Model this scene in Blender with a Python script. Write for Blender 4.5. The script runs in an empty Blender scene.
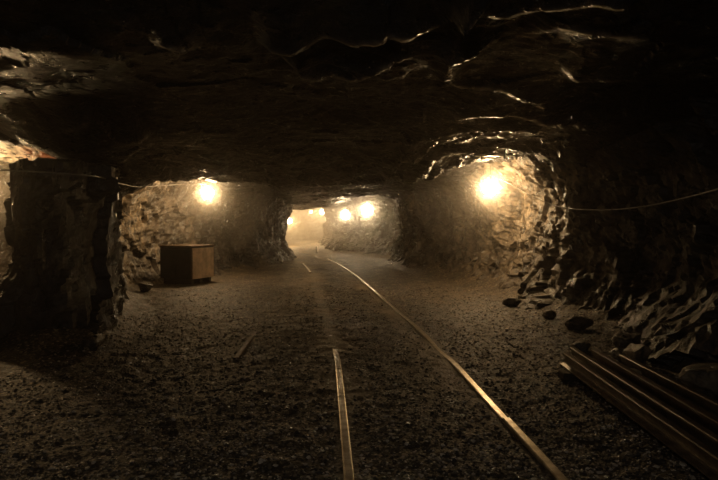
import bpy, math, random
import numpy as np
from mathutils import Vector

random.seed(7)
rng = np.random.default_rng(11)
scene = bpy.context.scene
col = scene.collection
PI = math.pi

# ------------------------------------------------------------------ numpy noise
_perm = rng.permutation(4096)
def _h(ix, iy, iz, s=0):
    a = _perm[(ix + 57 * s) & 4095]
    a = _perm[(a + iy) & 4095]
    return _perm[(a + iz) & 4095]
def vnoise(x, y, z, s=0):
    x0 = np.floor(x).astype(int); y0 = np.floor(y).astype(int); z0 = np.floor(z).astype(int)
    fx, fy, fz = x - x0, y - y0, z - z0
    u, v, w = fx*fx*(3-2*fx), fy*fy*(3-2*fy), fz*fz*(3-2*fz)
    r = 0
    for i in (0, 1):
        for j in (0, 1):
            for k in (0, 1):
                c = _h(x0+i, y0+j, z0+k, s) / 2047.5 - 1
                r = r + c * (u if i else 1-u) * (v if j else 1-v) * (w if k else 1-w)
    return r
def fbm(x, y, z, o=4, s=0):
    r, a, f = 0, 1.0, 1.0
    for i in range(o):
        r = r + a * vnoise(x*f + 13.7*i, y*f - 7.1*i, z*f + 3.3*i, s+i)
        a *= .5; f *= 2.03
    return r
def facets(x, y, z, s=0, slope=.6, step=.35):
    """broken-rock height: every cell is a tilted plane with its own level"""
    x0 = np.floor(x).astype(int); y0 = np.floor(y).astype(int); z0 = np.floor(z).astype(int)
    best = np.full(x.shape, 1e9); val = np.zeros(x.shape)
    for i in (-1, 0, 1):
        for j in (-1, 0, 1):
            for k in (-1, 0, 1):
                a, b, c = x0+i, y0+j, z0+k
                h = _h(a, b, c, s)
                cx = a + _perm[(h+1) & 4095]/4095; cy = b + _perm[(h+2) & 4095]/4095; cz = c + _perm[(h+3) & 4095]/4095
                d = (x-cx)**2 + (y-cy)**2 + (z-cz)**2
                g = [( _perm[(h+4+q) & 4095]/2047.5 - 1)*slope for q in range(3)]
                v = (x-cx)*g[0] + (y-cy)*g[1] + (z-cz)*g[2] + (_perm[(h+9) & 4095]/2047.5-1)*step
                m = d < best
                best = np.where(m, d, best); val = np.where(m, v, val)
    return val

# ------------------------------------------------------------------ plan of the mine
def catmull(P, ds):
    P = [np.array(p, float) for p in P]
    Q = [2*P[0]-P[1]] + P + [2*P[-1]-P[-2]]
    out = []
    for i in range(1, len(Q)-2):
        n = max(2, int(np.linalg.norm(Q[i+1]-Q[i])/ds))
        for t in np.arange(n)/n:
            out.append(.5*((2*Q[i]) + (Q[i+1]-Q[i-1])*t + (2*Q[i-1]-5*Q[i]+4*Q[i+1]-Q[i+2])*t*t + (3*Q[i]-Q[i-1]-3*Q[i+1]+Q[i+2])*t**3))
    out.append(Q[-2])
    return np.array(out)

RIGHT = [(4.3,-4),(4.25,0),(4.2,3),(4.25,5.5),(4.4,7.5),(4.3,9),(3.7,10.3),(3.85,11.3),(3.65,13),(2.95,15),(2.3,17.6),(1.75,19.6),(1.5,20.8),
         (1.75,22.5),(2.0,25.5),(1.5,28.2),(.4,30.6),(-.8,32.5),(-1.5,36),(-2.1,42),(-2.6,51)]
LEFT = [(-4.2,-4),(-4.1,0),(-4.1,3.2),(-4.7,4.4),(-6.6,5.2),(-9.5,5.8)]
CROSS = [(-9.5,10.6),(-7.4,11.2),(-6.3,11.9),(-5.9,12.8),(-5.75,14.2),(-5.1,15.7),(-4.55,16.6),(-4.5,18.2),(-4.1,19.4),(-3.4,20.2),(-3.25,22.5),
         (-3.05,24.6),(-3.15,25.8),(-4.2,27.2),(-7,28.5),(-13,29.5),(-19,30)]
BACK = [(-19,41),(-13,45),(-8,48.5),(-4,50),(-1,50.6)]
PILLAR = [(-4.4,7.8),(-4.15,7.2),(-3.75,7.0),(-3.45,7.5),(-3.6,8.6),(-4.15,10.1),(-4.75,11.6),(-5.4,12.5),(-5.9,12.3),(-5.6,11.2),(-5.0,9.8),(-4.65,8.6)]

# ceiling: plan position -> height, read off the brows and recesses
CP = [(-4,0,3.0),(0,0,3.05),(4,0,3.05),(-4,4,3.08),(0,4,2.98),(4,4,3.0),(0,6.5,2.9),(-3,6,2.84),(-4,6.3,2.84),(3,6.5,2.95),
      (-7,6,3.0),(-5,7,2.84),(-6,8.6,2.92),(-5.1,8.3,2.75),(-4.4,8.3,2.6),(-3.9,8.2,2.36),(-3.4,8.4,2.4),(-7,10.6,2.6),(-6.1,11.2,2.6),(-9,9,2.9),
      (-3.1,8.6,2.68),(0,9,2.75),(3,8.8,2.75),(4.3,8.5,2.8),
      (-5.3,12.0,1.95),(-4.8,12.0,2.0),(-4.5,12.0,2.24),(-4.1,12.0,2.46),(-3.6,11.9,2.42),(-3.0,11.9,2.52),(-2.5,11.8,2.42),(-1.5,11.9,2.26),(-.6,12.2,2.3),(-4.1,13.2,2.75),(-2.5,13.3,2.5),
      (-5.2,14.2,2.95),(-4.4,15,2.85),(-3.8,16,2.75),(-3,14.5,2.5),(-3.5,18,2.5),(-4.3,18.5,2.5),
      (.3,11.9,2.3),(.9,11.2,2.36),(1.3,10.6,2.42),(1.7,10.4,2.66),(2.2,10.4,2.78),(2.9,10.4,2.78),(3.3,10.4,2.62),(2.4,9.4,2.86),(1.6,9.2,2.82),(3.7,10.4,2.25),(4.4,10.4,2.2),(.6,13.5,2.5),(-.5,13.8,2.5),
      (2.8,12.7,2.98),(3.6,12,2.95),(1.5,12.2,2.85),(3.1,13.6,2.8),(2.2,15,2.6),(1,14.5,2.6),(2.5,17,2.55),
      (-1,15,2.55),(-1,18,2.52),(1,19,2.55),(2,20.5,2.5),(-3.3,21,2.42),(-1,22,2.5),(.5,24.5,2.72),(.4,26,2.8),(-.6,29.6,2.6),(1.5,25,2.55),(-2,25,2.42),(-3.2,25,2.3),
      (-3.5,28,2.28),(-2,29.5,2.27),(0,28.5,2.6),(-.5,31,2.4),(-3,31.5,2.23),(-5,31,2.23),(-8,31,2.3),
      (-3,35,2.6),(-6,36,2.7),(-2,41,2.7),(-10,38,2.8),(-4,48,2.75),(-15,36,2.8),(-14,45,2.8)]
CPa = np.array(CP)
def ceil_base(X, Z):
    X = np.asarray(X, float); Z = np.asarray(Z, float)
    num = 0; den = 0
    for (a, b, c) in CPa:
        sc = .35 + .012*b
        d2 = ((X-a)**2 + (Z-b)**2)/sc**2 + .25
        w = d2**-1.7
        num = num + w*c; den = den + w
    return num/den

# ledges on the near ceiling: plan curves with a lip that hangs and then rises away
def ray_plane(px, py, z, a=0):
    for _ in range(6):
        Zd = 600*(z-1.5)/(222-py)
        z = float(ceil_base((px-359)/600*Zd, Zd)) - .04 - 1.7*a
    Zd = 600*(z-1.5)/(222-py)
    return ((px-359)/600*Zd, Zd)
LEDGE_PX = [([(255,56),(285,47),(315,43),(350,41),(380,36),(410,35),(440,30),(470,12),(500,0)],2.97,.075),
            ([(280,70),(300,76),(320,80),(350,81),(372,70),(390,65),(398,57),(420,58),(435,63),(455,60),(480,54),(500,52)],2.93,.075),
            ([(425,87),(445,88),(455,94),(478,97),(500,97),(530,104),(555,108)],2.84,.06),
            ([(450,118),(480,117),(500,117),(530,117),(560,120),(600,122)],2.75,.05),
            ([(400,147),(430,141),(450,138),(470,136),(500,133),(520,130),(545,134)],2.66,.06),
            ([(-20,38),(0,41),(20,44),(50,49),(80,56),(95,58)],2.97,.04),
            ([(100,30),(115,37),(130,44),(150,50)],2.97,.07),
            ([(150,56),(170,50),(195,52),(210,60)],2.94,.05),
            ([(440,10),(500,20),(540,18),(600,10),(650,12)],3.0,.07),
            ([(520,40),(560,34),(620,38),(660,36)],2.96,.04),
            ([(60,122),(90,118),(120,128),(150,126)],2.82,.06),
            ([(560,76),(580,82),(620,78),(655,80)],2.88,.04),
            ([(380,160),(400,153),(420,152),(450,150)],2.62,.05)]
LEDGES = []
for pts, z, a in LEDGE_PX:
    q = sorted(ray_plane(x, y, z, a) for x, y in pts)
    LEDGES.append((np.array([p[0] for p in q]), np.array([p[1] for p in q]), a))

def ceil_z(X, Z):
    h = ceil_base(X, Z)
    f = fbm(X*.5, Z*.5, X*0, 3, 3)
    h = h + .05*fbm(X*.9, Z*.9, X*0+5, 4, 20)
    calm = 1-.6*np.clip((8.6-Z)/.6, 0, 1)*np.clip((X+5)/.8, 0, 1)
    calm = calm*(1-.75*np.exp(-((X+5.6)**2+(Z-9.7)**2)/1.3**2))
    # foliated slabs: saw-tooth steps running across the drift
    w = Z*1.25 - X*.18 + 1.6*f
    fr = w - np.floor(w)
    amp = np.clip(.045 + .05*fbm(X*.7, Z*.7, X*0+9, 2, 31), .008, .1)
    saw = np.where(fr < .86, fr/.86, (1-fr)/.14)
    amp = amp*calm; h = h - amp*saw
    w2 = Z*3.7 - X*.9 + 2.2*fbm(X*.8, Z*.8, X*0+2, 3, 8)
    fr2 = w2 - np.floor(w2)
    h = h - .3*amp*np.where(fr2 < .85, fr2/.85, (1-fr2)/.15)
    kk = np.exp(-((Z-11)/1.8)**2)*(1-.45*np.exp(-((X-2.4)/.9)**2))
    h = h + kk*(.07*facets(X*2.3, Z*1.5, X*0+.5, 12, .8, .6) + .05*fbm(X*2.5, Z*1.5, X*0+3, 3, 13))
    # rock blocks
    h = h + calm*.055*facets(X*1.6, Z*1.1, X*0+.5, 5, .9, .5) + calm*.02*facets(X*5, Z*4, X*0+.5, 6, .9, .5)
    for cx, cz, a in LEDGES:
        zc = np.interp(X, cx, cz) + .03*vnoise(X*9, X*0, X*0, 40) + .05*vnoise(X*3, X*0+4, X*0, 41)
        edge = np.clip((X-cx[0])/.15, 0, 1)*np.clip((cx[-1]-X)/.15, 0, 1)
        t = Z - zc
        aa = 1.7*a*edge*(1+.5*vnoise(X*4, X*0+7, X*0, 42))
        near = np.exp(np.clip(t, -9, 0)/.42)
        far = np.where(t < .11, 1-.25*(np.clip(t,0,1)/.11)**2, .75*np.exp(-np.clip(t-.11, 0, 9)/.07))
        h = h - aa*np.where(t < 0, near, far)
    return h

def dist_poly(X, Z, P):
    best = np.full(X.shape, 1e9)
    P = np.array(P, float)
    for a, b in zip(P[:-1], P[1:]):
        d = b-a; L = (d**2).sum()
        t = np.clip(((X-a[0])*d[0] + (Z-a[1])*d[1])/L, 0, 1)
        best = np.minimum(best, np.hypot(X-a[0]-t*d[0], Z-a[1]-t*d[1]))
    return best

# ------------------------------------------------------------------ track alignment
def rail_main_right(Z):
    return np.interp(Z, [0, 3.49, 6.29, 8.6, 13.2, 16.4, 19, 22, 25, 28, 31], [1.27, 1.16, 1.0, .8, .29, -.05, -.4, -.88, -1.45, -2.1, -2.9])
def rail_main_left(Z):
    return rail_main_right(Z) - 1.22
def mud_amount(X, Z):
    d1 = np.abs(X - rail_main_right(Z) + .12); d2 = np.abs(X - rail_main_left(Z)); d3 = np.abs(X + 1.4)
    m = np.exp(-(d1/.22)**2) + .9*np.exp(-(d2/.28)**2) + .4*np.exp(-(d3/.25)**2)*(Z > 6)
    return np.clip(m*(.55 + .7*fbm(X*1.7, Z*1.1, X*0, 3, 60)), 0, 1)
def floor_z(X, Z, fine=True):
    h = .035*fbm(X*.6, Z*.6, X*0+1, 3, 50)
    h = h - .0*X
    dr = dist_poly(X, Z, RIGHT); dl = np.minimum(dist_poly(X, Z, CROSS), dist_poly(X, Z, PILLAR + PILLAR[:1]))
    h = h + .38*np.clip(1-dr/.95, 0, 1)**1.6*(Z < 24) + .22*np.clip(1-dl/.7, 0, 1)**1.6*(Z < 27)
    # the ballast dips to the rail heads on the running lines
    tr = np.minimum(np.abs(X-rail_main_right(Z)), np.abs(X-rail_main_left(Z)))
    k = np.exp(-(tr/.35)**2)
    h = h*(1-k) - .0*k
    if fine:
        h = h + .012*fbm(X*9, Z*9, X*0, 3, 55)*(1-.6*np.exp(-(tr/.08)**2))
    return h

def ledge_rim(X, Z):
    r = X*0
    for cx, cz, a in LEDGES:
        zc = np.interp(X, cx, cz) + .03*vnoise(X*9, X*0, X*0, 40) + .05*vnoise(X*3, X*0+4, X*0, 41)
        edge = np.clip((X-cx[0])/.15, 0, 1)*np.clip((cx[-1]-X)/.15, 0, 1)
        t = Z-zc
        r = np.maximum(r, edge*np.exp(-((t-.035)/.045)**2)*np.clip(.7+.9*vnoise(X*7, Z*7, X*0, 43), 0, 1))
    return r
# ------------------------------------------------------------------ object helpers
def mesh_obj(name, V, F, mat=None, parent=None, smooth=False, attrs=None):
    me = bpy.data.meshes.new(name)
    me.from_pydata([tuple(v) for v in V], [], [tuple(f) for f in F])
    if attrs:
        for k, arr in attrs.items():
            at = me.attributes.new(k, 'FLOAT', 'POINT'); at.data.foreach_set('value', np.asarray(arr, dtype=np.float32))
    if mat: me.materials.append(mat)
    me.polygons.foreach_set('use_smooth', [smooth]*len(me.polygons))
    me.update()
    o = bpy.data.objects.new(name, me); col.objects.link(o)
    if parent: o.parent = parent
    return o
def tag(o, label=None, cat=None, group=None, kind=None):
    if label: o['label'] = label
    if cat: o['category'] = cat
    if group: o['group'] = group
    if kind: o['kind'] = kind
    return o
def empty(name, loc, rz=0, **k):
    o = bpy.data.objects.new(name, None); col.objects.link(o)
    o.location = loc; o.rotation_euler = (0, 0, rz); o.empty_display_size = .1
    return tag(o, **k)
def grid_faces(nr, nc, flip=False, closed=False):
    r = np.arange(nr-1)[:, None]; m = nc if closed else nc-1
    c = np.arange(m)[None, :]; c2 = (c+1) % nc
    a = (r*nc+c).ravel(); b = (r*nc+c2).ravel(); d = ((r+1)*nc+c).ravel(); e = ((r+1)*nc+c2).ravel()
    return np.stack([a, d, e, b] if flip else [a, b, e, d], 1)

class MB:
    def __init__(s): s.V = []; s.F = []
    def add(s, V, F):
        n = len(s.V); s.V += [tuple(v) for v in V]; s.F += [tuple(i+n for i in f) for f in F]; return s
    def box(s, c, d, bev=0, jit=0):
        x, y, z = [q/2 for q in d]
        if bev <= 0:
            V = [(c[0]+a*x, c[1]+b*y, c[2]+e*z) for a in (-1,1) for b in (-1,1) for e in (-1,1)]
            F = [(0,1,3,2),(4,6,7,5),(0,4,5,1),(2,3,7,6),(0,2,6,4),(1,5,7,3)]
            return s.add(V, F)
        import bmesh
        bm = bmesh.new(); bmesh.ops.create_cube(bm, size=1)
        for v in bm.verts: v.co = Vector((v.co.x*d[0], v.co.y*d[1], v.co.z*d[2]))
        bmesh.ops.bevel(bm, geom=bm.edges[:], offset=bev, segments=2, affect='EDGES', profile=.5)
        bm.verts.ensure_lookup_table()
        V = [(v.co.x+c[0], v.co.y+c[1], v.co.z+c[2]) for v in bm.verts]
        F = [[v.index for v in f.verts] for f in bm.faces]; bm.free()
        return s.add(V, F)
    def tube(s, P, r, n=8, caps=True):
        P = [Vector(p) for p in P]; R = r if isinstance(r, (list, tuple)) else [r]*len(P)
        V = []; up = Vector((0.13, .21, 1)).normalized()
        for i, p in enumerate(P):
            t = (P[min(i+1, len(P)-1)] - P[max(i-1, 0)]).normalized()
            if abs(t.dot(up)) > .9: up = Vector((1, .1, .05)).normalized()
            a = t.cross(up).normalized(); b = t.cross(a)
            V += [tuple(p + R[i]*(math.cos(2*PI*k/n)*a + math.sin(2*PI*k/n)*b)) for k in range(n)]
        F = [(i*n+k, i*n+(k+1) % n, (i+1)*n+(k+1) % n, (i+1)*n+k) for i in range(len(P)-1) for k in range(n)]
        if caps: F += [tuple(range(n))[::-1], tuple((len(P)-1)*n+k for k in range(n))]
        return s.add(V, F)
    def lathe(s, prof, n=16, c=(0,0,0)):
        V = [(c[0]+r*math.cos(2*PI*k/n), c[1]+r*math.sin(2*PI*k/n), c[2]+z) for r, z in prof for k in range(n)]
        m = len(prof)
        F = [(i*n+k, i*n+(k+1) % n, (i+1)*n+(k+1) % n, (i+1)*n+k) for i in range(m-1) for k in range(n)]
        F += [tuple(range(n))[::-1], tuple((m-1)*n+k for k in range(n))]
        return s.add(V, F)
    def sweep(s, prof, path):
        """prof: (x across, z up) closed outline; path: plan points (x, y, z)"""
        P = [Vector(p) for p in path]; n = len(prof); V = []
        for i, p in enumerate(P):
            t = (P[min(i+1, len(P)-1)] - P[max(i-1, 0)]); t.z = 0; t.normalize()
            side = Vector((t.y, -t.x, 0))
            V += [tuple(p + side*a + Vector((0, 0, b))) for a, b in prof]
        F = [(i*n+k, i*n+(k+1) % n, (i+1)*n+(k+1) % n, (i+1)*n+k) for i in range(len(P)-1) for k in range(n)]
        F += [tuple(range(n))[::-1], tuple((len(P)-1)*n+k for k in range(n))]
        return s.add(V, F)
    def build(s, name, mat, parent=None, smooth=False):
        return mesh_obj(name, s.V, s.F, mat, parent, smooth)

# ------------------------------------------------------------------ materials
def new_mat(name):
    m = bpy.data.materials.new(name); m.use_nodes = True
    nt = m.node_tree; b = nt.nodes['Principled BSDF']
    return m, nt, b
def N(nt, t, **k):
    n = nt.nodes.new(t)
    for a, v in k.items():
        if a in n.inputs: n.inputs[a].default_value = v
        else: setattr(n, a, v)
    return n
def ramp(nt, fac, stops):
    r = nt.nodes.new('ShaderNodeValToRGB'); e = r.color_ramp.elements
    while len(e) < len(stops): e.new(.5)
    for q, (p, c) in zip(e, stops): q.position = p; q.color = (*c, 1)
    nt.links.new(fac, r.inputs[0]); return r.outputs[0]
def objco(nt, sc=(1,1,1)):
    tc = nt.nodes.new('ShaderNodeTexCoord'); mp = nt.nodes.new('ShaderNodeMapping'); mp.inputs['Scale'].default_value = sc
    nt.links.new(tc.outputs['Object'], mp.inputs[0]); return mp.outputs[0]
def mix(nt, f, a, b):
    m = nt.nodes.new('ShaderNodeMix'); m.data_type = 'RGBA'
    if hasattr(f, 'node'): nt.links.new(f, m.inputs[0])
    else: m.inputs[0].default_value = f
    for s, v in ((6, a), (7, b)):
        if hasattr(v, 'node'): nt.links.new(v, m.inputs[s])
        else: m.inputs[s].default_value = (*v, 1)
    return m.outputs[2]
def bump(nt, b, h, strength, dist, prev=None):
    n = nt.nodes.new('ShaderNodeBump'); n.inputs['Strength'].default_value = strength; n.inputs['Distance'].default_value = dist
    nt.links.new(h, n.inputs['Height'])
    if prev: nt.links.new(prev, n.inputs['Normal'])
    nt.links.new(n.outputs[0], b.inputs['Normal']); return n.outputs[0]

def rock_mat(name, dark, midc, pale, rough=(.3, .7), stretch=(1,1,1), bdist=.03, spec=.5):
    m, nt, b = new_mat(name); co = objco(nt, stretch)
    n1 = N(nt, 'ShaderNodeTexNoise', Scale=1.3, Detail=9.0, Roughness=.62); nt.links.new(co, n1.inputs[0])
    n2 = N(nt, 'ShaderNodeTexNoise', Scale=7.0, Detail=8.0, Roughness=.65); nt.links.new(co, n2.inputs[0])
    c = ramp(nt, n1.outputs[0], [(.34, dark), (.5, midc), (.72, tuple(1.5*q for q in midc))])
    at = nt.nodes.new('ShaderNodeAttribute'); at.attribute_name = 'pale'
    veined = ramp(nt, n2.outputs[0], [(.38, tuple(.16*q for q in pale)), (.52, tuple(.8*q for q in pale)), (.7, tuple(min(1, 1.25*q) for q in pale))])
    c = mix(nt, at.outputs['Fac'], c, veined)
    rt = nt.nodes.new('ShaderNodeAttribute'); rt.attribute_name = 'rust'
    c = mix(nt, rt.outputs['Fac'], c, (.30, .09, .03))
    c2 = ramp(nt, n2.outputs[0], [(.3, (.5,.5,.5)), (.65, (1.25,1.2,1.15))])
    mm = nt.nodes.new('ShaderNodeMix'); mm.data_type = 'RGBA'; mm.blend_type = 'MULTIPLY'; mm.inputs[0].default_value = 1
    nt.links.new(c, mm.inputs[6]); nt.links.new(c2, mm.inputs[7]); nt.links.new(mm.outputs[2], b.inputs['Base Color'])
    r = ramp(nt, n2.outputs[0], [(.35, (rough[0],)*3), (.65, (rough[1],)*3)]); nt.links.new(r, b.inputs['Roughness'])
    b.inputs['Specular IOR Level'].default_value = spec
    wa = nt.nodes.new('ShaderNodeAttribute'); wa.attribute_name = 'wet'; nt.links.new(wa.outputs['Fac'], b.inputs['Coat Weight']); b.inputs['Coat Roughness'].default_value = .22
    n3 = N(nt, 'ShaderNodeTexNoise', Scale=14.0, Detail=10.0, Roughness=.7); nt.links.new(co, n3.inputs[0])
    v = N(nt, 'ShaderNodeTexVoronoi', Scale=6.0); v.feature = 'F1'; v.distance = 'CHEBYCHEV'; nt.links.new(n2.outputs[1], v.inputs[0])
    p = bump(nt, b, n3.outputs[0], .8, bdist)
    bump(nt, b, v.outputs[0], .35, bdist*.8, p)
    return m

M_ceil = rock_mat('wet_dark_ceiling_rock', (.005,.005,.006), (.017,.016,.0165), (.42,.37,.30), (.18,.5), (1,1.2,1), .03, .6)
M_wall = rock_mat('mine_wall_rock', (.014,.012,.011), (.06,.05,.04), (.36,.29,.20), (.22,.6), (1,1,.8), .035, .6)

m, nt, b = new_mat('crushed_stone_floor'); M_floor = m
co = objco(nt)
v = N(nt, 'ShaderNodeTexVoronoi', Scale=42.0); nt.links.new(co, v.inputs[0])
n1 = N(nt, 'ShaderNodeTexNoise', Scale=2.2, Detail=7.0, Roughness=.6); nt.links.new(co, n1.inputs[0])
bw = nt.nodes.new('ShaderNodeRGBToBW'); nt.links.new(v.outputs['Color'], bw.inputs[0])
c = ramp(nt, bw.outputs[0], [(.1, (.045,.038,.031)), (.55, (.085,.07,.053)), (.75, (.16,.135,.10)), (.9, (.42,.36,.28))])
cn = ramp(nt, n1.outputs[0], [(.35, (.6,.58,.56)), (.65, (1.3,1.2,1.05))])
mm = nt.nodes.new('ShaderNodeMix'); mm.data_type = 'RGBA'; mm.blend_type = 'MULTIPLY'; mm.inputs[0].default_value = 1
nt.links.new(c, mm.inputs[6]); nt.links.new(cn, mm.inputs[7])
at = nt.nodes.new('ShaderNodeAttribute'); at.attribute_name = 'mud'
c = mix(nt, at.outputs['Fac'], mm.outputs[2], (.25, .185, .105))
nt.links.new(c, b.inputs['Base Color'])
b.inputs['Roughness'].default_value = .62
n3 = N(nt, 'ShaderNodeTexNoise', Scale=60.0, Detail=6.0, Roughness=.6); nt.links.new(co, n3.inputs[0])
inv = N(nt, 'ShaderNodeMath'); inv.operation = 'SUBTRACT'; inv.inputs[0].default_value = 1; nt.links.new(v.outputs['Distance'], inv.inputs[1])
p = bump(nt, b, inv.outputs[0], .6, .012); bump(nt, b, n3.outputs[0], .5, .01, p)

m, nt, b = new_mat('loose_stone'); M_stone = m
at = nt.nodes.new('ShaderNodeAttribute'); at.attribute_name = 'tone'
c = ramp(nt, at.outputs['Fac'], [(0, (.035,.031,.027)), (.5, (.09,.076,.06)), (.78, (.20,.17,.13)), (.9, (.6,.53,.43))])
nt.links.new(c, b.inputs['Base Color']); b.inputs['Roughness'].default_value = .5

def metal(name, c1, c2, rough, met=.8, sc=9.0, bd=.002):
    m, nt, b = new_mat(name); co = objco(nt)
    n1 = N(nt, 'ShaderNodeTexNoise', Scale=sc, Detail=8.0, Roughness=.65); nt.links.new(co, n1.inputs[0])
    nt.links.new(ramp(nt, n1.outputs[0], [(.38, c1), (.62, c2)]), b.inputs['Base Color'])
    b.inputs['Metallic'].default_value = met; b.inputs['Roughness'].default_value = rough
    n2 = N(nt, 'ShaderNodeTexNoise', Scale=sc*6, Detail=5.0); nt.links.new(co, n2.inputs[0])
    bump(nt, b, n2.outputs[0], .4, bd)
    return m
M_railtop = metal('worn_rail_steel', (.36,.28,.18), (.66,.56,.42), .34, .75)
M_rustrail = metal('rusty_rail_steel', (.10,.075,.055), (.24,.19,.13), .38, .5)
M_rust = metal('rusted_steel', (.05,.028,.016), (.13,.075,.04), .6, .4)
M_steel = metal('bare_steel', (.5,.46,.4), (.7,.65,.58), .3, .9)
M_boxlit = metal('box_sheet_lit', (.5,.36,.24), (.78,.58,.40), .6, .0, 5)  # box side facing the lamps: their light is put into a lighter colour
M_boxshade = metal('box_sheet_shaded', (.018,.016,.016), (.035,.031,.03), .65, .2, 5)  # rest of the same box: shade of its unlit front put into the colour
M_cord = metal('black_rubber_cable', (.03,.028,.026), (.06,.055,.05), .5, 0)
M_cable = metal('dusty_grey_cable', (.2,.18,.15), (.34,.3,.25), .45, 0)
M_pale = metal('pale_painted_post', (.8,.76,.7), (.9,.86,.8), .5, 0)

m, nt, b = new_mat('old_timber'); M_wood = m
co = objco(nt, (1, 1, 1))
wv = N(nt, 'ShaderNodeTexNoise', Scale=6.0, Detail=8.0, Distortion=1.2)
mp = nt.nodes.new('ShaderNodeMapping'); mp.inputs['Scale'].default_value = (1, 9, 9); nt.links.new(co, mp.inputs[0]); nt.links.new(mp.outputs[0], wv.inputs[0])
nt.links.new(ramp(nt, wv.outputs[0], [(.35, (.025,.018,.012)), (.65, (.07,.052,.034))]), b.inputs['Base Color']); b.inputs['Roughness'].default_value = .75
bump(nt, b, wv.outputs[0], .5, .006)

LAMP_COL = (1.0, .63, .28)
m = bpy.data.materials.new('glowing_bulb_glass'); m.use_nodes = True; M_bulb = m
nt = m.node_tree; nt.nodes.clear()
out = nt.nodes.new('ShaderNodeOutputMaterial'); em = nt.nodes.new('ShaderNodeEmission'); tr = nt.nodes.new('ShaderNodeBsdfTransparent'); ad = nt.nodes.new('ShaderNodeAddShader')
em.inputs[0].default_value = (1, .8, .5, 1); em.inputs[1].default_value = 60
nt.links.new(em.outputs[0], ad.inputs[0]); nt.links.new(tr.outputs[0], ad.inputs[1]); nt.links.new(ad.outputs[0], out.inputs[0])
m.cycles.emission_sampling = 'NONE'

# ------------------------------------------------------------------ floor and ceiling
def field(zrows, ncol, u0, u1):
    zz = np.array(zrows)[:, None]; u = np.linspace(u0, u1, ncol)[None, :]
    X = u*np.maximum(zz+1.5, 5.0) + 0*zz; Z = zz + 0*u
    return X, Z
def rows(ratio, z1=53):
    r = list(np.arange(-4, 2.4, .12)); z = 2.4
    while z < z1: r.append(z); z += max(.02, z*ratio)
    return r
R = rows(.0065)
X, Z = field(R, 460, -1.05, .82)
X = np.clip(X, -21, 5.2)
H = floor_z(X, Z)
fl = mesh_obj('floor', np.stack([X, Z, H], -1).reshape(-1, 3), grid_faces(*X.shape), M_floor, attrs={'mud': mud_amount(X, Z).ravel()})
tag(fl, kind='structure')

R = rows(.006)
X, Z = field(R, 420, -1.05, .82)
X = np.clip(X, -21, 5.2)
H = ceil_z(X, Z)
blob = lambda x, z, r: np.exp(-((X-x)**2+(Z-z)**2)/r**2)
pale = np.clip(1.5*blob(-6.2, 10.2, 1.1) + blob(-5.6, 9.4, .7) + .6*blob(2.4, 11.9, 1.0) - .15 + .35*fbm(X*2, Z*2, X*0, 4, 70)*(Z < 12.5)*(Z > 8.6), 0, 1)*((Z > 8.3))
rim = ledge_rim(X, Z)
pale = np.clip(pale + .8*rim, 0, 1)  # lightens the ledge rims, putting their glints into the rock colour
rust = np.clip(3*blob(-5.05, 9.9, .28)*(.6+fbm(X*6, Z*6, X*0, 2, 71)), 0, 1)
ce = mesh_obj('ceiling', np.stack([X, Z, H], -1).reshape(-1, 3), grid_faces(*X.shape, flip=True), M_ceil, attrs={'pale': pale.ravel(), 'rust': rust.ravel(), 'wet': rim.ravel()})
tag(ce, kind='structure')

# ------------------------------------------------------------------ walls
def wall(name, poly, side, ds, dz, closed=False, lean=.45, pale_f=None, amp=1.0, talus=.45):
    P = catmull(poly, ds)
    T = np.gradient(P, axis=0); T /= np.linalg.norm(T, axis=1)[:, None]
    Nn = np.stack([-T[:, 1], T[:, 0]], 1)*side           # points into the open drift
    # blur the offset direction so that corners stay clean
    for _ in range(6):
        Nn[1:-1] = (Nn[:-2]+2*Nn[1:-1]+Nn[2:])/4
    Nn /= np.linalg.norm(Nn, axis=1)[:, None]
    t = np.arange(-.35, 3.35, dz)
    bx, by = P[:, 0][None, :], P[:, 1][None, :]
    tz = t[:, None]
    X = bx + 0*tz; Y = by + 0*tz; Zz = tz + 0*bx
    off = lean*np.clip((tz-1.7)/1.1, 0, 1.4)**2 + talus*np.clip(1-tz/.9, 0, 1.3)**1.5
    nx, ny = Nn[:, 0][None, :], Nn[:, 1][None, :]
    d = amp*(.26*fbm(X*.55, Y*.55, Zz*.45, 3, 80) + .22*facets(X*1.2, Y*1.2, Zz*.8, 81, .6, .4)
             + .10*facets(X*3.1, Y*3.1, Zz*2.4, 82, .8, .5) + .04*facets(X*8, Y*8, Zz*5.5, 83, .8, .5) + .015*fbm(X*12, Y*12, Zz*12, 2, 84))
    off = off + d
    if name == 'wall_right': off = off + .75*np.exp(-((Y-5.9)/1.0)**2)*np.clip(1.25-tz/1.3, 0, 1) + .45*np.exp(-((Y-7.9)/.7)**2)*np.clip(1-tz/.9, 0, 1)
    V = np.stack([X + nx*off, Y + ny*off, Zz + .05*fbm(X*2, Y*2, Zz*2, 2, 85)], -1)
    g2 = .055*facets(V[...,0]*4.2, V[...,1]*4.2, V[...,2]*4.2, 101, .9, .5) + .03*fbm(V[...,0]*7, V[...,1]*7, V[...,2]*7, 3, 102)
    g3_ = .02*facets(V[...,0]*3.7+9, V[...,1]*3.7, V[...,2]*3.7, 103, .9, .5)
    V[..., 0] += nx*g2; V[..., 1] += ny*g2; V[..., 2] += g3_*np.clip(1.2-tz, .1, 1)
    A = {'pale': np.clip(pale_f(V[..., 0], V[..., 1], V[..., 2]), 0, 1).ravel() if pale_f else np.zeros(X.size), 'rust': np.zeros(X.size)}
    o = mesh_obj(name, V.reshape(-1, 3), grid_faces(*X.shape, flip=side > 0), M_wall, attrs=A)
    return tag(o, kind='structure')
g3 = lambda x, y, z, cx, cy, cz, r: np.exp(-(((x-cx)**2+(y-cy)**2)/r**2 + ((z-cz)/(1.1*r))**2))
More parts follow.
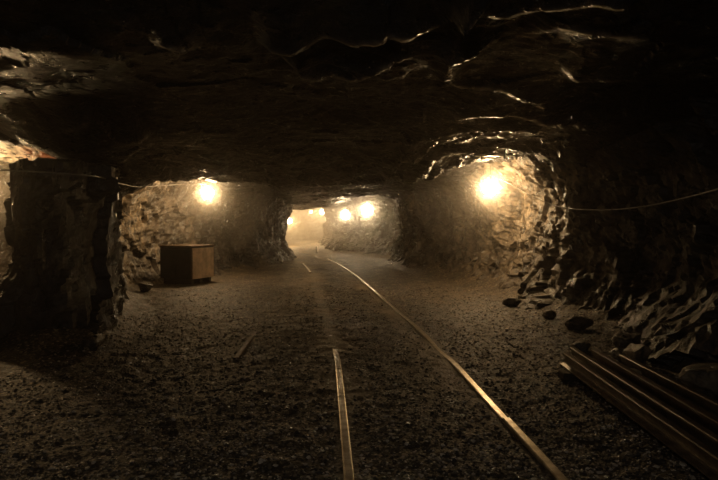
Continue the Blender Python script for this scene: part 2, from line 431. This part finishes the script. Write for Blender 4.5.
def pale_right(x, y, z):
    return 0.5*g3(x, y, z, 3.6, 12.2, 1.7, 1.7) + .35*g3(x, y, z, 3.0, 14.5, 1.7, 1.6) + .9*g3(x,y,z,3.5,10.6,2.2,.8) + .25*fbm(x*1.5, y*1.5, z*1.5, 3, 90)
def pale_cross(x, y, z):
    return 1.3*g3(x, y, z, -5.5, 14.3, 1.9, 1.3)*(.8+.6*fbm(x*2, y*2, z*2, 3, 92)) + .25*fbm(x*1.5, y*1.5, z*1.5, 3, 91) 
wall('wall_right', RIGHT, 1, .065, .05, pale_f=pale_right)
wall('wall_left', LEFT, -1, .15, .12)
wall('wall_left', CROSS, -1, .075, .055, pale_f=pale_cross, amp=.85)
wall('wall_back', BACK, -1, .3, .2)
wall('wall_rear', [(5, -3.6), (0, -3.8), (-5, -3.6)], -1, .3, .2)
wall('wall_crosscut', [(-9.2, 5), (-9.4, 8), (-9.2, 11.5)], -1, .3, .2)
wall('wall_far_left', [(-18.6, 29), (-19, 35), (-18.6, 42)], -1, .4, .3)

# freestanding rock pillar at the mouth of the left crosscut
def pillar():
    P = catmull(PILLAR + PILLAR[:1], .06)[:-1]
    c = P.mean(0)
    T = np.roll(P, -1, 0) - np.roll(P, 1, 0); T /= np.linalg.norm(T, axis=1)[:, None]
    Nn = np.stack([T[:, 1], -T[:, 0]], 1)
    if ((P-c)*Nn).sum() < 0: Nn = -Nn
    for _ in range(6): Nn = (np.roll(Nn, 1, 0)+2*Nn+np.roll(Nn, -1, 0))/4
    Nn /= np.linalg.norm(Nn, axis=1)[:, None]
    topz = np.interp(P[:, 1], [7, 9.8, 10.8, 11.5], [2.2, 2.3, 2.6, 3.1])
    n = 60
    V = []
    for i in range(n+14):
        if i < n:
            z = -.35 + (topz+.35)*i/(n-1); base = P; k = 1
        else:
            k = 1-(i-n+1)/14*.98; z = topz + .12*(1-k); base = c+(P-c)*k
        X, Y = base[:, 0], base[:, 1]
        d = .12*fbm(X*.8, Y*.8, z*.6, 3, 80) + .20*facets(X*1.3, Y*1.3, z*.6, 86, .8, .4) + .09*facets(X*3.3, Y*3.3, z*1.7, 87, .9, .5) + .035*facets(X*8, Y*8, z*5, 88, .8, .5)
        d = d + (.15+.75*(X < -4.1)*(Y < 9))*np.clip(1-z/1.0, 0, 1.3)**1.2
        if i >= n-4: z = z - .06*(max(0, i-n+5) if i < n else 4)*0 + .1*facets(X*2.2, Y*2.2, X*0, 89, .8, .4)
        V.append(np.stack([X+Nn[:, 0]*d*k, Y+Nn[:, 1]*d*k, z+0*X], -1))
    V = np.array(V)
    o = mesh_obj('wall_pillar', V.reshape(-1, 3), grid_faces(n+14, len(P), closed=True), M_wall, attrs={'pale': np.zeros(V.shape[0]*V.shape[1]), 'rust': np.zeros(V.shape[0]*V.shape[1])})
    tag(o, kind='structure')
pillar()

# ------------------------------------------------------------------ gravel
import bmesh
bm = bmesh.new(); bmesh.ops.create_icosphere(bm, subdivisions=1, radius=1)
IV = np.array([v.co[:] for v in bm.verts]); IF = np.array([[v.index for v in f.verts] for f in bm.faces]); bm.free()
def stones(n, z0, z1, smin, smax, seed):
    r = np.random.default_rng(seed)
    Zs = z0*(z1/z0)**r.random(n)
    Xs = (r.random(n)*1.5-.78)*Zs
    Xs = np.clip(Xs, -6, 4.2)
    s = smin*(smax/smin)**(r.random(n)**2.2)
    d = np.minimum(np.abs(Xs-rail_main_right(Zs)), np.abs(Xs-rail_main_left(Zs)))
    keep = (d > .06 + s) & (mud_amount(Xs, Zs) < .25+.5*r.random(n)) & (np.abs(Xs) < 4.1) & (Xs < np.interp(Zs, [0,5,5.9,7,9,10.3,12,15], [3.9,3.5,3.0,3.7,3.9,3.3,3.5,2.7])) & ~((np.abs(Xs+4.1) < .65) & (Zs < 12)) & ~((Xs < -3.4) & (Zs > 14))
    Xs, Zs, s = Xs[keep], Zs[keep], s[keep]
    k = len(Xs)
    V = IV[None]*(.65+.7*r.random((k, 12, 1)))*s[:, None, None]*np.stack([.8+.5*r.random(k), .8+.5*r.random(k), .45+.4*r.random(k)], -1)[:, None, :]
    a = r.random(k)*2*PI; ca, sa = np.cos(a)[:, None], np.sin(a)[:, None]
    x = V[..., 0]*ca - V[..., 1]*sa + Xs[:, None]; y = V[..., 0]*sa + V[..., 1]*ca + Zs[:, None]
    z = V[..., 2] + (floor_z(Xs, Zs) + s*.02)[:, None]
    F = IF[None] + (np.arange(k)*12)[:, None, None]
    tone = np.repeat(r.random(k), 12)
    return np.stack([x, y, z], -1).reshape(-1, 3), F.reshape(-1, 3), tone
V, F, tn = stones(56000, 2.6, 14, .006, .019, 5)
g = mesh_obj('gravel', V, F, M_stone, attrs={'tone': tn})
tag(g, 'loose dark crushed gravel strewn over the whole mine floor', 'gravel', kind='stuff')

# ------------------------------------------------------------------ rocks
def rock(loc, size, seed, label, group=None, mat=None):
    r = np.random.default_rng(seed)
    bm = bmesh.new(); bmesh.ops.create_icosphere(bm, subdivisions=4, radius=1)
    V = np.array([v.co[:] for v in bm.verts]); F = [[v.index for v in f.verts] for f in bm.faces]; bm.free()
    for _ in range(11):                                      # cleave flat faces off
        n = r.normal(size=3); n /= np.linalg.norm(n); d = .55+.3*r.random()
        k = V@n; V = V - np.outer(np.clip(k-d, 0, None), n)
    V = V*(1+.05*fbm(V[:, 0]*4+seed, V[:, 1]*4, V[:, 2]*4, 3, 95)[:, None])
    V = V*np.array(size)
    zmin = V[:, 2].min()
    o = mesh_obj('rock', V, F, M_wall, attrs={'pale': np.full(len(V), .65 if seed < 3 else .12+.3*r.random()), 'rust': np.zeros(len(V))})
    fz = float(floor_z(np.array([loc[0]]), np.array([loc[1]]))[0])
    o.location = (loc[0], loc[1], fz - zmin - .25*size[2]*.4 + (loc[2] if len(loc) > 2 else 0))
    o.rotation_euler = (0, 0, r.random()*6.28)
    return tag(o, label, 'rock', group)
G = 'fallen rocks along the foot of the right wall'
rock((3.02, 5.1), (.26, .22, .17), 1, 'largest pale angular rock beside the rail pile, near right edge', G)
rock((2.88, 6.2), (.2, .16, .14), 2, 'pale angular rock behind the outermost pile rail, at the wall foot', G)
rock((2.9, 6.5), (.15, .11, .09), 3, 'small grey rock just past the far end of the outermost pile rail', G)
rock((3.2, 7.1), (.24, .17, .13), 4, 'grey rock against the right wall beyond the rail pile', G)
rock((2.62, 7.0), (.12, .1, .07), 5, 'flat small rock beyond the end of the rail pile', G)
rock((3.05, 8.3), (.2, .17, .12), 6, 'dark rock at the wall foot between rail pile and lamp recess', G)
rock((2.95, 9.3), (.14, .12, .09), 7, 'small tan rock at the foot of the bright wall corner', G)
rock((2.72, 10.6), (.18, .14, .1), 8, 'tan rock below the right hand lamp recess', G)
rock((-3.1, 7.0), (.17, .13, .09), 9, 'small dark rock at the foot of the left rock pillar')
rock((-4.6, 12.9), (.22, .17, .12), 10, 'dark rock on the floor left of the brown box')

# ------------------------------------------------------------------ rails
def rail_profile(w=.061, h=.12, foot=.12):
    a, b, t = w/2, foot/2, .009
    return [(-b,0),(b,0),(b,.01),(t+.01,.022),(t,.03),(t,h-.035),(a,h-.026),(a,h-.006),(a-.008,h),(-a+.008,h),(-a,h-.006),(-a,h-.026),(-t,h-.035),(-t,.03),(-t-.01,.022),(-b,.01)]
def rail(xf, z0, z1, top, label, mat, group, step=.25, fish=None):
    """a rail laid along the drift; the root sits at its near end"""
    h = .12; n = max(2, int((z1-z0)/step))
    zs = np.linspace(z0, z1, n+1); xs = np.array([float(xf(q)) for q in zs]); tops = [top(q) if callable(top) else top for q in zs]
    root = empty('rail', (xs[0], z0, tops[0]-h), label=label, cat='rail', group=group)
    prof = rail_profile()
    path = [(x-xs[0], z-z0, t-tops[0]) for x, z, t in zip(xs, zs, tops)]
    MB().sweep(prof, path).build('rail_bar', mat, root)
    if fish is not None:
        zc = fish; dx = float(xf(zc+.2)-xf(zc-.2))/.4; a = -math.atan(dx)
        for s in (-1, 1):
            f = MB().box((0,0,0), (.016,.46,.06), .004).build('fishplate', M_rust, root)
            f.location = (float(xf(zc))-xs[0]+s*.027, zc-z0, h*.5); f.rotation_euler = (0,0,a)
            for k in (-.17, -.06, .06, .17):
                b_ = MB().lathe([(.014,0),(.014,.012),(.009,.018)], 6).build('bolt', M_rust, f)
                b_.rotation_euler = (0, s*PI/2, 0); b_.location = (s*.008, k, 0)
    return root
GT = 'rails of the main track'
wob = lambda z: .022 + .006*math.sin(z*1.3)
def top_right(z):
    return .024 + .004*math.sin(z*1.1) - .03*math.exp(-((z-7.0)/.5)**2) - (.012 if z > 18 else 0)
rail(rail_main_right, .6, 4.46, .036, 'right rail of the main track, nearest length below the joint', M_railtop, GT, fish=3.86+.44)
rail(rail_main_right, 4.485, 12.5, top_right, 'right rail of the main track, long middle length beyond the joint', M_railtop, GT)
rail(rail_main_right, 12.52, 24.0, lambda z: .026, 'right rail of the main track, farthest curving length', M_railtop, GT)
rail(rail_main_left, .6, 5.05, lambda z: .022, 'left rail of the main track, nearest length at the bottom edge', M_railtop, GT)
rail(rail_main_left, 5.075, 6.0, lambda z: .02, 'left rail of the main track, short length between two joints', M_railtop, GT)
rail(rail_main_left, 6.02, 7.25, lambda z: .02-.028*max(0, (z-6.7)/.5), 'left rail of the main track, dipping under the gravel', M_rustrail, GT)
rail(rail_main_left, 17.6, 21.5, lambda z: .026, 'left rail of the main track where it surfaces again far off', M_railtop, GT)
rail(lambda z: -1.355-.03*(z-6.6), 6.55, 8.4, lambda z: .03-.02*abs(z-7.5), 'short half-buried rail lying left of the main track', M_rust, None)

# rail pile on the right
rail_pile_group = 'rails piled beside the right wall'
sl = MB().box((0,0,0), (.74,.15,.07), .012).build('timber_sleeper', M_wood); sl.location = (2.3, 5.72, .035); sl.rotation_euler = (0,0,.06)
tag(sl, 'dark timber sleeper under the far end of the rail pile', 'sleeper')
sl2 = sl.copy(); col.objects.link(sl2); sl2.location = (2.3, 2.2, .035); sl2.rotation_euler = (0,0,-.05); tag(sl2, 'dark timber sleeper under the near end of the rail pile, off to the right', 'sleeper')
def pile_rail(x0, x1, z0, z1, base, label, mat, lay=0):
    root = empty('rail', (x0, z0, base), label=label, cat='rail', group=rail_pile_group)
    ob = MB().sweep(rail_profile(), [(0,0,0), ((x1-x0)/2,(z1-z0)/2,0), (x1-x0, z1-z0, 0)]).build('rail_bar', mat, root)
    MB().box((.0,.06,.065), (.03,.004,.03)).build('bolt_hole_plate', M_rust, ob) if False else None
    return root
pile_rail(1.955, 2.075, 1.0, 5.98, .072, 'front rail of the pile, nearest the main track', M_rustrail)
pile_rail(2.12, 2.235, 1.0, 6.25, .072, 'second rail of the pile, just behind the front one', M_rustrail)
pile_rail(2.30, 2.42, .9, 6.15, .072, 'dark third rail of the pile, beside the plank', M_rust)
pile_rail(2.60, 2.60, .8, 5.9, .072, 'outermost rail of the pile, nearest the wall', M_rustrail)
pk = MB().box((0,0,0), (.16,4.4,.045), .006).build('timber_plank', M_wood); pk.location = (2.5, 3.75, .154); pk.rotation_euler = (0,0,0)
pk.location = (2.512, 3.7, .095)
pk.scale = (.3, 1, 1)
tag(pk, 'dark narrow timber plank lying between the rails of the pile', 'plank')
sp = MB().box((0,0,0), (.05,.12,.045), .008).build('wood_block', M_pale2 if False else M_wood); sp.location = (2.505, 5.4, .141); sp.rotation_euler = (0,0,.06)
tag(sp, 'small pale wooden block lying on the rail pile', 'block')
m, nt, b = new_mat('pale_timber'); b.inputs['Base Color'].default_value = (.3,.24,.16,1); b.inputs['Roughness'].default_value = .8
sp.data.materials[0] = m

# ------------------------------------------------------------------ steel box on skids by the left lamp
th = math.radians(23.6)
bw_, bl_, bh_ = .95, .87, .80
root = empty('storage_box', (-4.0, 14.3, float(floor_z(np.array([-4.2]), np.array([14.6]))[0])), rz=-th,
             label='brown metal storage box on short legs below the left lamp', cat='box')
root.location.z = 0.0
# local frame: x runs along the lit side's normal side, corner at origin; box spans x in [-bw,0], y in [0,bl]
zb = .12
MB().box((-bw_/2, bl_/2, zb+.385), (bw_-.03, bl_-.03, .77), .01).build('body', M_boxshade, root)
lid = MB().box((-bw_/2, bl_/2, zb+.79), (bw_+.03, bl_+.03, .04), .008).build('lid', M_rust, root)
for k, x in enumerate((-bw_*.25, -bw_*.75)):
    d = MB().box((x, .004, zb+.38), (bw_*.46, .02, .68), .005).build('door', M_boxshade, root)
    MB().box((x+(-.17 if k == 0 else .17), -.016, zb+.42), (.02,.02,.1), .004).build('handle', M_boxshade, d)
for x in (-.02, -bw_+.02):
    for y in (.02, bl_-.02):
        MB().box((x, y, zb+.385), (.04,.04,.77), .004).build('corner_post', M_rust, root)
sd = MB().box((.0, bl_/2, zb+.38), (.03, bl_-.07, .74), .003).build('side_panel', M_boxlit, root)
for y in (.1, bl_*.5, bl_-.1):
    MB().box((-bw_/2, y, .06-.01), (bw_-.1, .09, .14), .008).build('skid', M_wood, root)

# ------------------------------------------------------------------ small pale post far down the track
zz = 29.2; xx = (316.5-359)/600*zz
pr = empty('marker_post', (xx, zz, float(floor_z(np.array([xx]), np.array([zz]))[0])), label='tiny pale marker post standing beside the track far down the tunnel', cat='post')
MB().lathe([(.07,-.02),(.07,.02),(.03,.04)], 12).build('base', M_rust, pr)
MB().lathe([(.028,.03),(.028,.24),(.045,.245),(.045,.32),(.02,.34)], 12).build('post', M_pale, pr)

# ------------------------------------------------------------------ lamps
def lamp(px, py, Zd, power, label, rad=.075, glow=1.0):
    x = (px-359)/600*Zd; z = 1.5+(222-py)/600*Zd
    top = float(ceil_z(np.array([x]), np.array([Zd]))[0])
    r = empty('hanging_lamp', (x, Zd, z), label=label, cat='lamp', group='bulbs strung along the mine tunnel')
    prof = [(.004,-rad)] + [(rad*math.sin(a), -rad*math.cos(a)) for a in np.linspace(.25, 2.65, 12)] + [(.022, rad*1.12)]
    MB().lathe(prof, 18).build('bulb', M_bulb, r, smooth=True)  # bulb widened so that its disc takes in the bloom
    so = MB().lathe([(.022, rad*1.08),(.028, rad*1.1),(.03, rad*1.1+.05),(.02, rad*1.1+.07),(.008, rad*1.1+.08)], 14).build('socket', M_cord, r)
    L = max(.05, top-z+.06)
    MB().tube([(0,0,rad*1.1+.07),(.005,.004,(rad*1.1+.07+L)/2),(0,0,L)], .006, 6).build('cord', M_cord, r)
    MB().lathe([(.045, L-.09),(.05,L-.08),(.05,L)], 12).build('ceiling_hook', M_rust, r)
    ld = bpy.data.lights.new('lamp_light', 'POINT'); ld.energy = power; ld.color = LAMP_COL; ld.shadow_soft_size = rad*.8
    lo = bpy.data.objects.new('lamp_light', ld); col.objects.link(lo); lo.parent = r
    return r
def bloom_ball(r, R, dens, label):
    """scattering ball that stands in for lens bloom round a lamp"""
    m = bpy.data.materials.get('bloom_scatter_%g' % dens)
    if not m:
        m = bpy.data.materials.new('bloom_scatter_%g' % dens); m.use_nodes = True; nt = m.node_tree; nt.nodes.clear()
        o = nt.nodes.new('ShaderNodeOutputMaterial'); v = nt.nodes.new('ShaderNodeVolumeScatter')
        v.inputs['Color'].default_value = (1,.95,.86,1); v.inputs['Density'].default_value = dens; v.inputs['Anisotropy'].default_value = .7
        nt.links.new(v.outputs[0], o.inputs['Volume'])
    bm = bmesh.new(); bmesh.ops.create_icosphere(bm, subdivisions=4, radius=R)
    me = bpy.data.meshes.new('haze'); bm.to_mesh(me); bm.free(); me.materials.append(m)
    o = bpy.data.objects.new('haze', me); col.objects.link(o); o.location = r.location
    return tag(o, label, 'haze', kind='stuff')
for a, R, nm, ks in [
    (lamp(208, 193, 15.5, 330, 'glowing bulb hanging over the brown box on the left', .15), 1.0, 'left lamp above the brown box', 1),
    (lamp(490, 188, 13.0, 350, 'large bright bulb in the right wall recess', .16), 1.0, 'lamp in the right wall recess', 1),
    (lamp(367, 210, 26.0, 170, 'bright bulb in the middle of the tunnel, right of its closest neighbour', .24), 1.1, 'brighter lamp at tunnel centre', 1.6),
    (lamp(345, 215, 30.0, 150, 'second bulb from the right in the distant cluster at tunnel centre', .22), 1.1, 'second lamp of the distant cluster', 1.5),
    (lamp(322, 212, 42.0, 1300, 'small far bulb high in the hazy chamber', .17), 0, '', 1),
    (lamp(311, 212, 47.0, 500, 'faintest, farthest bulb, left of the small far bulb', .1), 0, '', 1),
    (lamp(289.6, 221, 37.0, 1000, 'far bulb peeking past the left edge of the tunnel mouth', .15), 0, '', 1),
    (lamp(-26, 186, 9.6, 270, 'bulb in the left crosscut beyond the rock pillar, outside the left edge', .12), 1.0, 'crosscut lamp outside the left edge', .7)]:
    if R:  # glow balls added round the lamp to imitate lens bloom
        bloom_ball(a, R*1.7, .045*ks, 'faint added bloom glow around the ' + nm)
        bloom_ball(a, R*.75, .09*ks, 'soft added bloom glow closer around the ' + nm)
        bloom_ball(a, R*.36, .25*ks, 'bright added bloom core right at the ' + nm)

# ------------------------------------------------------------------ cables
def cable(name, pts, r, mat, label, cat='cable'):
    P = catmull(pts, .12)
    o = MB().tube([tuple(p) for p in P], r, 6).build(name, mat, None, True)
    return tag(o, label, cat)
def pt(px, py, Zd): return ((px-359)/600*Zd, Zd, 1.5+(222-py)/600*Zd)
cable('electric_cable', [pt(493,176,12.95), pt(510,184,12.0), pt(530,195,10.6), pt(548,203,9.8), pt(566,208,9.0), pt(600,210,7.8), pt(640,207,6.8), pt(680,199,6.0), pt(718,189,5.3), pt(800,165,4.2), pt(900,130,3.4)], .008, M_cable,
      'thin sagging electric cable running from right lamp towards the camera')
cable('electric_cable', [pt(-60,166,6.5), pt(0,170,6.5), pt(55,173,6.5), pt(92,176,6.9), pt(110,180,8.3), pt(122,184,9.6), pt(142,187,12.2), pt(172,185,14.3), pt(205,184,15.4)], .009, M_cable,
      'thin electric cable strung along left rock face to the left lamp')

# steel roof strap over the right recess
rb = empty('roof_strap', (2.33, 10.05, 2.60), rz=0, label='flat steel roof strap shining above the right recess lamp', cat='strap')
MB().box((0,0,0), (.78,.09,.012), .003).build('strap_bar', M_steel, rb)
for x in (-.28, .1, .3):
    MB().box((x,0,-.01), (.09,.1,.012), .003).build('bearing_plate', M_steel, rb)
    MB().lathe([(.016,-.05),(.016,.1)], 6, (x,0,0)).build('roof_bolt', M_steel, rb)

# ------------------------------------------------------------------ air, light behind the camera, camera
w = bpy.data.worlds.new('mine_air'); scene.world = w; w.use_nodes = True
nt = w.node_tree; nt.nodes.clear()
wo = nt.nodes.new('ShaderNodeOutputWorld'); bg = nt.nodes.new('ShaderNodeBackground'); bg.inputs[0].default_value = (0,0,0,1); bg.inputs[1].default_value = 0
vs = nt.nodes.new('ShaderNodeVolumeScatter'); vs.inputs['Color'].default_value = (1,.93,.82,1); vs.inputs['Density'].default_value = .0023; vs.inputs['Anisotropy'].default_value = .86
nt.links.new(bg.outputs[0], wo.inputs[0]); nt.links.new(vs.outputs[0], wo.inputs[1])

hz = MB().box((-8.5, 42.2, 1.2), (23, 21, 4.4)).build('haze', None)
m = bpy.data.materials.new('chamber_haze'); m.use_nodes = True; nt = m.node_tree; nt.nodes.clear()
o_ = nt.nodes.new('ShaderNodeOutputMaterial'); v = nt.nodes.new('ShaderNodeVolumeScatter')
v.inputs['Color'].default_value = (1,.95,.86,1); v.inputs['Density'].default_value = .045; v.inputs['Anisotropy'].default_value = .5
nt.links.new(v.outputs[0], o_.inputs['Volume']); hz.data.materials.append(m)
tag(hz, 'glowing beige haze filling the far chamber beyond the tunnel mouth', 'haze', kind='stuff')

# unseen bulb added behind the camera to fill the foreground with light
lamp_back = lamp(0, 0, 1.0, 0, 'x') if False else None
r = empty('hanging_lamp', (-.4, -.9, 2.5), label='unseen fill bulb added behind the camera', cat='lamp', group='bulbs strung along the mine tunnel')
MB().lathe([(.004,-.07)] + [(.07*math.sin(a), -.07*math.cos(a)) for a in np.linspace(.25, 2.65, 12)] + [(.022,.08)], 18).build('bulb', M_bulb, r, smooth=True)
MB().lathe([(.025,.075),(.028,.14),(.01,.16)], 14).build('socket', M_cord, r)
MB().tube([(0,0,.15),(0,0,.4),(0,0,.62)], .006, 6).build('cord', M_cord, r)
ld = bpy.data.lights.new('lamp_light', 'POINT'); ld.energy = 105; ld.color = (1,.9,.78); ld.shadow_soft_size = .06
lo = bpy.data.objects.new('lamp_light', ld); col.objects.link(lo); lo.parent = r

cam = bpy.data.cameras.new('camera'); cam.sensor_width = 36; cam.lens = 36*600/718; cam.clip_start = .05; cam.clip_end = 200
co_ = bpy.data.objects.new('camera', cam); col.objects.link(co_); co_.location = (0, 0, 1.5)
co_.rotation_euler = (PI/2 - math.atan(18/600), 0, 0)
scene.camera = co_

scene.view_settings.view_transform = 'Standard'; scene.view_settings.look = 'None'; scene.view_settings.gamma = 1
scene.view_settings.use_curve_mapping = False; scene.view_settings.exposure = -1.45
scene.cycles.use_denoising = True; scene.cycles.denoising_prefilter = 'ACCURATE'
scene.cycles.max_bounces = 6; scene.cycles.volume_bounces = 1; scene.cycles.transparent_max_bounces = 8
scene.cycles.sample_clamp_indirect = 4
